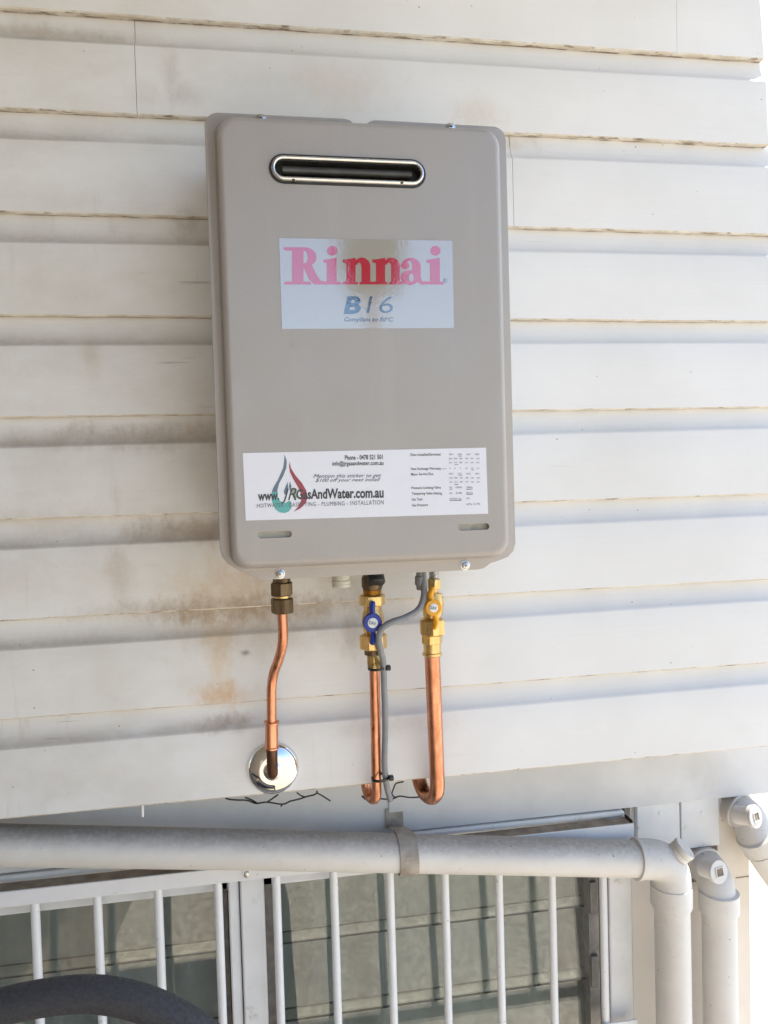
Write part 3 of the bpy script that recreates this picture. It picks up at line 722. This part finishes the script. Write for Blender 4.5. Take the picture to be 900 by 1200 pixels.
# ------------------------------------------------------------------ plumbing
def stack(name, parts, u_of, Y, mat_parent, n_hex=6):
    """lathe pieces between px rows; parts: (v0, v1, px width, shape, material key, name)"""
    for k, (v0, v1, w_, shp, mk, nm) in enumerate(parts):
        a = P(u_of(v0), v0, Y); c_ = P(u_of(v1), v1, Y); L = (a-c_).length; r_ = pxm(w_, Y)/2
        b = MB(); ax = (c_-a)
        if shp == 'hex':
            r_ *= 1.06; ch = min(.0016, L*.2)
            b.lathe(a, ax, [(0, r_*.90), (ch, r_), (L-ch, r_), (L, r_*.90)], 6, 0, True, .3+.35*k)
        elif shp == 'bead':
            b.lathe(a, ax, [(0, r_*.88), (L*.25, r_), (L*.75, r_), (L, r_*.88)], 22)
        elif shp == 'bulge':
            b.lathe(a, ax, [(0, r_*.78), (L*.15, r_*.88), (L*.35, r_), (L*.65, r_), (L*.85, r_*.88), (L, r_*.78)], 24)
        elif shp == 'thread':
            pr = []
            nt = 7
            for j in range(nt): pr += [(L*j/nt, r_), (L*(j+.5)/nt, r_*.92)]
            pr.append((L, r_)); b.lathe(a, ax, pr, 20)
        else:
            b.lathe(a, ax, [(0, r_), (L, r_)], 22)
        b.build(nm, M[mk], mat_parent, bevel=(.0005 if shp == 'hex' else 0))

# left line: straight to a chromed wall rosette
YL = -.074
pa = thing('copper_pipe', P(320, 912, -.02), 'thin bent copper pipe running into the chrome wall rosette', 'pipe')
path = smooth_path([P(330.5, 716, YL), P(331.5, 738, YL), P(331, 755, YL+.002), P(326.5, 773, YL+.014), P(320.5, 790, YL+.026), P(318.3, 808, YL+.032), P(318.2, 830, YL+.036), P(318.2, 848, YL+.040)], 7)
b = MB(); b.tube(path, pxm(11.6, YL)/2, 18); b.build('tube', M['copper'], pa)
ul = lambda v: 330 + (v-685)*.03
stack('x', [(678, 684, 20, 'cyl', 'brass_dark', 'neck'), (682, 698, 25.5, 'hex', 'brass_dark', 'nut'), (697.5, 701, 19, 'cyl', 'brass', 'collar'), (700.5, 718.5, 25, 'hex', 'brass_dark', 'nut')], ul, YL, pa)
c0, c1 = P(318.2, 845, YL+.040), P(318.4, 877, YL+.043)
b = MB(); rc = pxm(15.3, YL+.04)/2; L = (c1-c0).length
b.lathe(c0, c1-c0, [(0, rc*.8), (.0006, rc*1.14), (.0025, rc*1.14), (.0035, rc*.97), (L-.0035, rc*.97), (L-.0025, rc*1.12), (L-.0006, rc*1.12), (L, rc*.8)], 22); b.build('coupling', M['copper'], pa)
e0 = P(318.4, 870, YL+.042); e1 = P(319.5, 909, YL+.048); e2 = Vector((e1.x, .02, e1.z))
b = MB(); b.tube(bend(e0, e1, e2, .011), pxm(12.6, YL+.04)/2, 18); b.build('old_tail', M['copper_old'], pa)
ro = MB(); rz = Vector((e1.x, -.0005, e1.z)); q = P(320, 901, -.004)
R_ = .0355
ro.lathe((q.x, .001, q.z), (0, -1, 0), [(0, R_), (.0012, R_), (.0035, R_*.985), (.0075, R_*.90), (.0108, R_*.74), (.0130, R_*.56), (.0139, R_*.45), (.0130, R_*.38), (.0150, R_*.30), (.0165, R_*.26), (.0165, R_*.18)], 48)
rose = ro.build('wall_rosette', M['chrome'], None, origin=(q.x, 0, q.z), sharp=60)
tag(rose, 'round shiny chrome wall rosette where the thin copper pipe enters', 'wall rosette')

# middle line with blue valve
YM = -.062
pb = thing('copper_pipe', P(441, 938, -.01), 'copper pipe below the blue valve with grey cable tied to it', 'pipe')
um = lambda v: 436.2 + (v-690)*.022
def ubend(a, foot, zlow, r_, dx, n=14):
    """down to the foot, half a turn back under the board edge and up behind it"""
    a, f = Vector(a), Vector(foot); c_ = Vector((f.x, f.y+r_, zlow+r_)); out = [a, a.lerp(Vector((f.x, f.y, c_.z)), .5)]
    for k in range(n+1):
        t = math.pi*k/n
        out.append(Vector((f.x+dx*(1-math.cos(t))/2, c_.y-r_*math.cos(t), c_.z-r_*math.sin(t))))
    out.append(out[-1]+Vector((0, 0, .035))); return out
a = P(438.8, 779, YM); a1 = P(441.5, 935, -.020); zl = P(441, 941, -.004).z+.0065
b = MB(); b.tube(ubend(a, a1, zl, .0165, -.010), pxm(12.2, YM)/2, 18); b.build('tube', M['copper'], pb)
va = thing('ball_valve', P(437, 730, YM), 'brass ball valve with blue butterfly handle', 'valve')
stack('x', [(674, 690.5, 25, 'bead', 'brass_dark', 'inlet_nut'), (690, 697, 22, 'thread', 'brass', 'thread'), (696.5, 709.5, 29.5, 'hex', 'brass', 'union_nut'), (709, 714.5, 21, 'cyl', 'brass', 'neck'), (713, 744, 26, 'bulge', 'brass', 'body'),
            (743, 760.5, 31, 'hex', 'brass', 'union_nut'), (760, 766.5, 22, 'cyl', 'brass_dark', 'olive'), (766, 779, 17, 'hex', 'brass', 'tail_nut'), (778, 784, 15, 'bead', 'brass', 'bead')], um, YM, va)
def handle(cpx, Yh, rpx, arms, mat, parent, yaxis=.012, lab='DAV'):
    q = P(*cpx, Yh); r_ = pxm(rpx, Yh)
    b = MB(); b.lathe((q.x, Yh+.012, q.z), (0, -1, 0), [(-.006, r_*.5), (0, r_*.5), (.004, r_*.55), (.0045, r_*.97), (.006, r_), (.011, r_), (.0125, r_*.93), (.0126, .001)], 28)
    h = b.build('handle', M[mat], parent)
    for pts in arms:
        ps = smooth_path([P(u, v, Yh+.004) for u, v in pts], 6); n_ = len(ps)
        b = MB(); w_ = pxm(5.6, Yh)/2; rg = []
        for k, pt in enumerate(ps):
            t = (ps[min(k+1, n_-1)]-ps[max(k-1, 0)]).normalized(); sd_ = Vector((t.z, 0, -t.x)).normalized()
            e = 1.0 if 0 < k < n_-1 else .7
            f_ = 1 + .25*math.sin(math.pi*k/(n_-1))
            rg.append([pt + sd_*(w_*e*f_*math.cos(a_)) + Vector((0, .0045*math.sin(a_)*e, 0)) for a_ in (2*math.pi*j/12 for j in range(12))])
        b.rings(rg); b.build('handle_wing', M[mat], h)
    b = MB(); yl = Yh-.0007-.0004; b.lathe((q.x, Yh-.0002, q.z), (0, -1, 0), [(-.0003, r_*.53), (.0006, r_*.53), (.0008, r_*.50), (.0009, .0005)], 24); b.build('label_disc', M['white_label'], h)
    uu, vv = cpx; text_mesh(lab, [(uu-4.2, vv-2.6), (uu+4.0, vv-1.2), (uu+3.8, vv+2.8), (uu-4.4, vv+1.4)], M['slate'], h, Yh-.0012, off=.02)
handle((436.8, 730), YM-.026, 11.3, [[(437, 722), (436.2, 714), (437.2, 704.5)], [(437, 738), (437.6, 747), (435.8, 755.5)]], 'blue', va)

# right line: gas with yellow valve
YG = -.062
pc = thing('copper_pipe', P(511, 938, -.01), 'thick copper gas pipe hooking back under the boards', 'pipe')
a = P(506.3, 765, YG); a1 = P(513, 930, -.022); zl = P(506, 942, 0).z+.0095
b = MB(); b.tube(ubend(a, a1, zl, .027, -.016), pxm(18.6, YG)/2, 22); b.build('tube', M['copper'], pc)
vg = thing('ball_valve', P(506, 712, YG), 'brass gas valve with yellow butterfly handle', 'valve')
ug = lambda v: 506.3 + (v-740)*.004
stack('x', [(668, 679, 12.5, 'thread', 'steel', 'thread'), (678, 690.5, 16, 'hex', 'brass', 'union_nut'), (690, 696, 12, 'cyl', 'brass', 'neck'), (695, 726, 25, 'bulge', 'brass', 'body'), (725, 743.5, 30.5, 'hex', 'brass', 'union_nut'),
            (743, 754.5, 24, 'hex', 'brass', 'tail_nut'), (754, 765, 20.5, 'cyl', 'brass', 'sleeve'), (764, 768.5, 23.5, 'bead', 'brass', 'bead')], lambda v: ug(v)+(2.5 if v < 696 else 0), YG, vg)
handle((508, 712.3), YG-.026, 10, [[(507.5, 705), (504.6, 697), (507.3, 687.5)], [(508.8, 719), (511, 728), (508.8, 737.5)]], 'yellow', vg)

# grey power cable with its gland and the two ties
YK = YM-.018
cb = thing('power_cable', P(457, 937, YK), 'grey power cable curving from the heater down past the blue valve', 'cable')
pts = smooth_path([P(496, 664, -.07), P(497, 690, -.078), P(495.5, 704, -.083), P(489, 715.5, -.087), P(474, 724, -.092), P(458, 729.5, -.094), P(447.5, 737, -.093), P(443.8, 748, -.090), P(446, 762, -.084), P(448.8, 775, -.076), P(450, 800, -.070), P(451.5, 850, -.053), P(450.5, 895, -.039), P(453, 920, -.030), P(457.5, 938, -.022)], 6)
b = MB(); b.tube(pts, pxm(7.6, -.1)/2, 14); b.build('sheath', M['grey_plastic'], cb)
b = MB(); q = P(493, 676, -.070); q1 = P(493, 700, -.070); b.lathe(q, q1-q, [(-.02, .006), (-.002, .006), (0, .0078), (.010, .0078), (.0105, .0062), (.016, .0058), (.017, .0045)], 12); b.build('gland', M['grey_plastic'], cb)
for v, u0, u1, hu, YT in ((782, 432.5, 453, 454.5, -.062), (911, 436.5, 456, 458, -.024)):
    t = thing('cable_tie', P(u1, v, YT-.01), ('black cable tie just beneath the blue valve' if v < 800 else 'black cable tie just above the lower bend of the copper pipe'), 'cable tie')
    c_ = P((u0+u1)/2-1, v, YT-.005); rx = pxm(u1-u0, YT)/2; b = MB(); n_ = 28; rg = []
    for k in range(n_+1):
        a_ = 2*math.pi*k/n_; o = Vector((math.cos(a_)*rx, math.sin(a_)*.0135, math.cos(a_)*.0008))
        nr = Vector((math.cos(a_), math.sin(a_), 0))
        rg.append([c_+o+nr*dx+Vector((0, 0, dz)) for dx, dz in ((-.0006, -.0017), (.0007, -.0017), (.0007, .0017), (-.0006, .0017))])
    b.rings(rg, 0, True, False, False); b.build('strap', M['tie'], t)
    q = P(hu, v+.5, YT-.013); b = MB(); b.box((q.x-.003, q.y-.004, q.z-.0032), (q.x+.0035, q.y+.004, q.z+.0032)); b.build('head', M['tie'], t, bevel=.0012)

# ------------------------------------------------------------------ drain pipes
YP = .050
RP = .0275
la = P(-40, 989.5, YP); lb = P(748, 1006.5, YP); d = (lb-la).normalized()
left = la - d*1.3
ex = P(787.5, 1100, YP).x
corner = Vector((ex, YP, lb.z + (ex-lb.x)*d.z/d.x))
wp = thing('waste_pipe', (ex, YP, 0), 'long sloping white waste pipe that turns down beside the window', 'pipe', None)
b = MB(); b.tube([left, la, P(300, 995.7, YP), lb], RP*.99, 32); b.build('pipe', M['pvc_dirty'], wp)
es_ = bend(lb - d*.002, corner, (ex, YP, PZ(787, 1062, YP)), .036, 12)
b = MB(); b.tube(es_, RP*1.09, 32); el = b.build('elbow', M['pvc_mid'], wp)
b = MB(); b.lathe(lb-d*.006, d, [(0, RP*.98), (.0004, RP*1.13), (.006, RP*1.14), (.0064, RP*1.09)], 32); b.build('socket_rim', M['pvc'], el)
b = MB(); zt_, zb2 = PZ(787, 1036, YP), PZ(787, 1060, YP)
b.lathe((ex, YP, zt_), (0, 0, -1), [(0, RP*1.05), (.0006, RP*1.15), (zt_-zb2-.001, RP*1.15), (zt_-zb2, RP*1.0)], 32); b.build('socket', M['pvc'], el)
b = MB(); b.tube([(ex, YP, zb2+.004), (ex+.001, YP, .8), (ex+.001, YP, .0)], RP*.985, 32); b.build('pipe', M['pvc'], wp)
def cap(parent, base, axis, r_, h, slotted):
    b = MB(); ax = Vector(axis).normalized()
    b.lathe(base, ax, [(-.02, r_*.82), (h*.45, r_*.84), (h*.46, r_), (h*.70, r_), (h*.71, r_*.93), (h*.80, r_*.93), (h*.81, r_*1.02), (h-.001, r_*1.02), (h, r_*.97), (h+.0002, r_*.6), (h+.0003, .001)], 32)
    o = b.build('inspection_cap', M['pvc_mid'], parent)
    if slotted:
        e1 = ax.cross(Vector((0, 0, 1))).normalized(); e2 = ax.cross(e1); c_ = Vector(base)+ax*(h+.0004)
        b = MB(); s_ = r_*.46; q4 = [c_+e1*i*s_+e2*k*s_*.9 for i, k in ((-1, -1), (1, -1), (1, 1), (-1, 1))]
        # raised square key frame with a dark well
        b.rings([q4, [p+ax*.0012 for p in q4], [c_+(p-c_)*.80+ax*.0012 for p in q4], [c_+(p-c_)*.80-ax*.0002 for p in q4]], 0, False, False, False); b.build('key_rim', M['pvc_dirty'], o)
        b = MB(); b.poly([c_+(p-c_)*.8+ax*.0003 for p in q4]); b.build('key_well', M['dirt_wood'], o)
capb = corner + Vector((.006, 0, .006))
cap(wp, corner + Vector((-.002, -.004, .002)), (.62, -.34, .72), .0180, .031, False)

def outlet_corner(Y):
    t = thing('waste_pipe', (P(960, 1080, Y).x, Y, 0), 'short grey drain bend with square-keyed cap at the corner of the house', 'pipe')
    s = P(858, 950, YW); s.y = YW+.03
    d0 = P(889, 990, Y); d1 = P(950, 1085, Y); d2 = Vector((d1.x+.03, Y, d1.z-.10)); d3 = Vector((d2.x, Y, 0))
    pth = smooth_path([s, P(868, 951, YW-.012), P(880, 963, Y+.012), d0, d0.lerp(d1, .5), d1], 8)
    b = MB(); b.tube(pth[:26], RP*1.02, 30); el_ = b.build('elbow', M['pvc_mid'], t)
    b = MB(); b.tube(smooth_path([pth[25], d1, d2, d2.lerp(d3, .3), d3], 6), RP*.96, 30); b.build('pipe', M['pvc'], t)
    b = MB(); b.lathe(pth[7], pth[9]-pth[7], [(0, RP), (.0004, RP*1.12), (.004, RP*1.13), (.0045, RP*1.02)], 30); b.build('socket_rim', M['pvc'], el_)
    ax_ = (d1-d0).normalized(); c_ = P(884, 977, Y)
    b = MB(); b.lathe(c_, ax_, [(0, RP*1.0), (.0006, RP*1.15), (.0235, RP*1.15), (.0245, RP*.9)], 30); b.build('socket', M['pvc'], el_)
    ax = Vector((.42, -.85, .22)).normalized(); cap(t, P(886, 957, Y-RP-.010)-ax*.014, ax, .0175, .014, True)
def outlet(u, v, Y, ucap, vcap, capax, name, label, yw, vs0, vs1, umid):
    """pipe that leaves the wall, bends and drops"""
    x = PX(umid, 1100, Y) if umid < 870 else PX(umid, 1000, Y)
    s = P(u, v, yw); s.y = yw+.03
    z0 = PZ(umid, vs1, Y)
    t = thing(name, (x, Y, 0), label, 'pipe')
    kn = Vector((x, Y, s.z-.004)); kn.z = PZ(ucap, vcap, Y)
    pth = smooth_path([s, Vector((s.x+(x-s.x)*.25, yw-.01, s.z-.001)), Vector((s.x+(x-s.x)*.72, Y+.012, s.z-.012)), Vector((x-.001, Y+.001, s.z-.036)), Vector((x, Y, z0+.012)), Vector((x, Y, z0))], 8)
    b = MB(); b.tube(pth, RP*1.02, 30); el_ = b.build('elbow', M['pvc_mid'], t)
    k0 = pth[9]; b = MB(); b.lathe(pth[8], pth[10]-pth[8], [(0, RP*1.0), (.0004, RP*1.12), (.004, RP*1.13), (.0045, RP*1.02)], 30); b.build('socket_rim', M['pvc'], el_)
    zt_ = PZ(umid, vs0, Y)
    b = MB(); b.lathe((x, Y, zt_), (0, 0, -1), [(0, RP*1.02), (.0006, RP*1.14), (zt_-z0-.001, RP*1.14), (zt_-z0, RP)], 30); b.build('socket', M['pvc'], el_)
    b = MB(); b.tube([(x, Y, z0+.003), (x, Y, .7), (x, Y, 0)], RP*.98, 30); b.build('pipe', M['pvc'], t)
    cc = P(ucap, vcap, Y-RP-.010); ax = Vector(capax).normalized()
    cap(t, cc-ax*.014, ax, .0175, .014, True)
    return t
outlet(821, 1008, .078, 843, 1022, (.22, -.92, .20), 'waste_pipe', 'white drain pipe with square-keyed cap leaving a hole under the cover plate', YW, 1044, 1067, 843)
outlet_corner(.090)

# strap hanging the sloping pipe
st = thing('pipe_clip', P(470, 960, YB), 'grimy metal strap clip hanging the sloping waste pipe', 'pipe clip')
cx = P(476, 1000, YP).x; cz = la.z + (cx-la.x)*d.z/d.x
b = MB(); w_ = .0135; rg = []
prof = [Vector((0, YB-.001, PZ(467, 946, YB))), Vector((0, YB-.0015, PZ(467, 968, YB)))]
top = Vector((0, YP+.002, cz+RP+.0012)); prof.append((prof[-1]+top)/2+Vector((0, .004, .002)))
for k in range(17):
    a_ = math.radians(82 + k*(250/16)); prof.append(Vector((0, YP+math.cos(a_)*(RP+.0014), cz+math.sin(a_)*(RP+.0014))))
for pt in prof:
    sx_ = cx - .006 + (.006 if pt.y < YP+RP*.7 else 0)
    n_ = Vector((0, pt.y-YP, pt.z-cz)); n_ = n_.normalized() if pt.y < YB-.01 else Vector((0, -1, 0))
    sl_ = lambda x: (x-cx)*d.z/d.x if pt.y < YB-.01 else 0
    rg.append([Vector((sx_-w_, pt.y, pt.z+sl_(sx_-w_))), Vector((sx_+w_, pt.y, pt.z+sl_(sx_+w_))), Vector((sx_+w_, pt.y, pt.z+sl_(sx_+w_)))+n_*.0014, Vector((sx_-w_, pt.y, pt.z+sl_(sx_-w_)))+n_*.0014])
b.rings(rg, 0, False, True, True); b.build('strap', M['strap'], st, sharp=30)
b = MB(); q0, q1 = P(455, 927, YB), P(480, 950, YB); b.box((q0.x, YB-.0025, q1.z), (q1.x, YB+.001, q0.z+.02)); b.build('backing_plate', M['bearer'], st, bevel=.0006)

# ------------------------------------------------------------------ loose wire under the boards, nail, chair
def wire(paths, label, Y):
    t = thing('wire', P(*paths[0][0], Y), label, 'wire')
    for pl in paths:
        pp_ = smooth_path([P(u, v, Y+.006*noise.noise(Vector((u*.05, v*.05, 1)))) for u, v in pl], 4)
        b = MB(); b.tube(pp_, .0011, 6); b.build('strand', M['wire'], t)
    return t
wire([[(261, 931), (266, 936), (277, 937.5), (290, 938), (300, 941.5), (313, 940), (331, 942.5), (340, 939), (352, 936), (359, 933.5), (368, 931.5), (373, 930), (387, 938.5)], [(287, 934.5), (294, 937), (301, 941)], [(313, 940), (319, 936), (326, 931)], [(348, 929), (353, 932.5), (358, 934)], [(371, 926.5), (372, 930)], [(331, 942.5), (329, 945)]], 'black twisted wire offcut under the board beside the chrome rosette', .016)
wire([[(424, 933), (433, 934.5), (445, 936), (459, 936.5), (468, 933), (480, 934.5), (494, 934)], [(459, 930), (462, 922), (464.5, 918), (473, 916)], [(424, 933), (429, 937), (434, 936)], [(459, 930), (462, 934), (466, 934)]], 'black twisted wire between the two copper pipe bends', .020)
b = MB(); q = P(167, 944, .012); q2 = P(167.2, 957, .012); b.tube([q+Vector((0, 0, .010)), q, q2], .0018, 8)
n1 = b.build('nail', M['frame'], None, origin=q); tag(n1, 'white painted nail tip poking down below the bottom board', 'nail')

YH = -.20
ch = thing('garden_chair', (P(85, 1165, YH).x, YH, 0), 'dark grey round-backed tubular chair standing by the window', 'chair')
cpt = P(88, 1165, YH); R1 = .275; rt = .0185
def hoop(a): return Vector((cpt.x + R1*1.05*math.cos(a)*(1.16 if math.cos(a) < 0 else .80), YH - .03*math.cos(a) + (1-math.sin(a))*-.03, cpt.z - R1*(1-math.sin(a))))
hp = [hoop(math.radians(a)) for a in range(180, -1, -10)]
lft = [Vector((hp[0].x-.01, YH-.06, .45)), Vector((hp[0].x-.03, YH-.02, .0))]
rgt = [Vector((hp[-1].x+.01, YH-.10, .45)), Vector((hp[-1].x+.03, YH-.06, .0))]
b = MB(); b.tube(smooth_path(list(reversed(lft)) + hp + rgt, 3), rt, 16); b.build('back_hoop', M['chair'], ch)
cxm = (hp[0].x+hp[-1].x)/2
b = MB(); b.box((hp[0].x+.01, YH-.50, .43), (hp[-1].x-.01, YH-.08, .455)); b.build('seat', M['chair'], ch, bevel=.012, seg=3)
for x in (hp[0].x+.02, hp[-1].x-.02):
    b = MB(); b.tube([(x, YH-.46, .44), (x, YH-.47, .2), (x, YH-.49, 0)], .012, 12); b.build('leg', M['chair'], ch)

# ------------------------------------------------------------------ behind the camera: what the glass, chrome and film reflect, and an added light blocker
def tree(x, y, h, rad, label, seed):
    rnd = random.Random(seed); t = thing('tree', (x, y, 0), label, 'tree')
    b = MB(); b.tube([(x, y, 0), (x+.05, y, h*.35), (x, y+.1, h*.7), (x+.1, y, h*.95)], [.14, .11, .07, .02], 10)
    for k in range(9):
        a = k*2.4; z_ = h*(.45+.05*k); b.tube([(x, y, z_), (x+math.cos(a)*rad*.5, y+math.sin(a)*rad*.5, z_+.35), (x+math.cos(a)*rad*.9, y+math.sin(a)*rad*.9, z_+.6)], [.045, .025, .008], 6)
    b.build('trunk', M['bark'], t)
    b = MB()
    for k in range(5200):
        a = rnd.uniform(0, 6.283); zz = rnd.uniform(-1, 1); rr_ = rad*(1-.5*abs(zz)**2)*rnd.uniform(.25, 1.05)*(1+.25*math.sin(a*3+zz*5))
        c_ = Vector((x+math.cos(a)*rr_, y+math.sin(a)*rr_, h*.72+zz*h*.30))
        u_ = Vector((rnd.gauss(0, 1), rnd.gauss(0, 1), rnd.gauss(0, 1))).normalized()*.11; v_ = u_.orthogonal().normalized()*.05
        b.poly([c_-u_, c_+v_, c_+u_, c_-v_])
    b.build('crown', M['leaf'], t)
cp = thing('light_blocker', (-2.2, -1.0, 0), 'added unseen roof and panel that shade the left end of the wall', 'light_blocker')  # added out of view to block sky light and darken the left boards
b = MB(); rg = []
for i in range(221):
    x = -5.2 + i*.0256; zc = ZB+.68+.011*math.sin(i*.95)
    rg.append([(x, -2.45, zc-.07), (x, -.66, zc)])
b.rings(rg, 0, True, False, False, closed=False); b.build('shade_sheet', M['post'], cp)
b = MB(); b.box((-.72, -4.2, 0), (-.64, -.10, ZB+.42)); b.build('shade_panel', M['panel_wood'], cp)  # added dark panel just out of frame, cuts light from the left
for y_, z_ in ((-2.4, ZB+.595), (-1.3, ZB+.63)):
    b = MB(); b.box((-5.2, y_-.03, z_-.16), (.42, y_+.03, z_)); b.build('beam', M['post'], cp)
for x_ in (-5.1, -2.2):
    b = MB(); b.box((x_-.05, -2.45, 0), (x_+.05, -2.35, ZB+.44)); b.build('post', M['post'], cp)
tree(2.25, -13.5, 12.0, .80, 'leafy tree across the yard behind the viewer', 3)
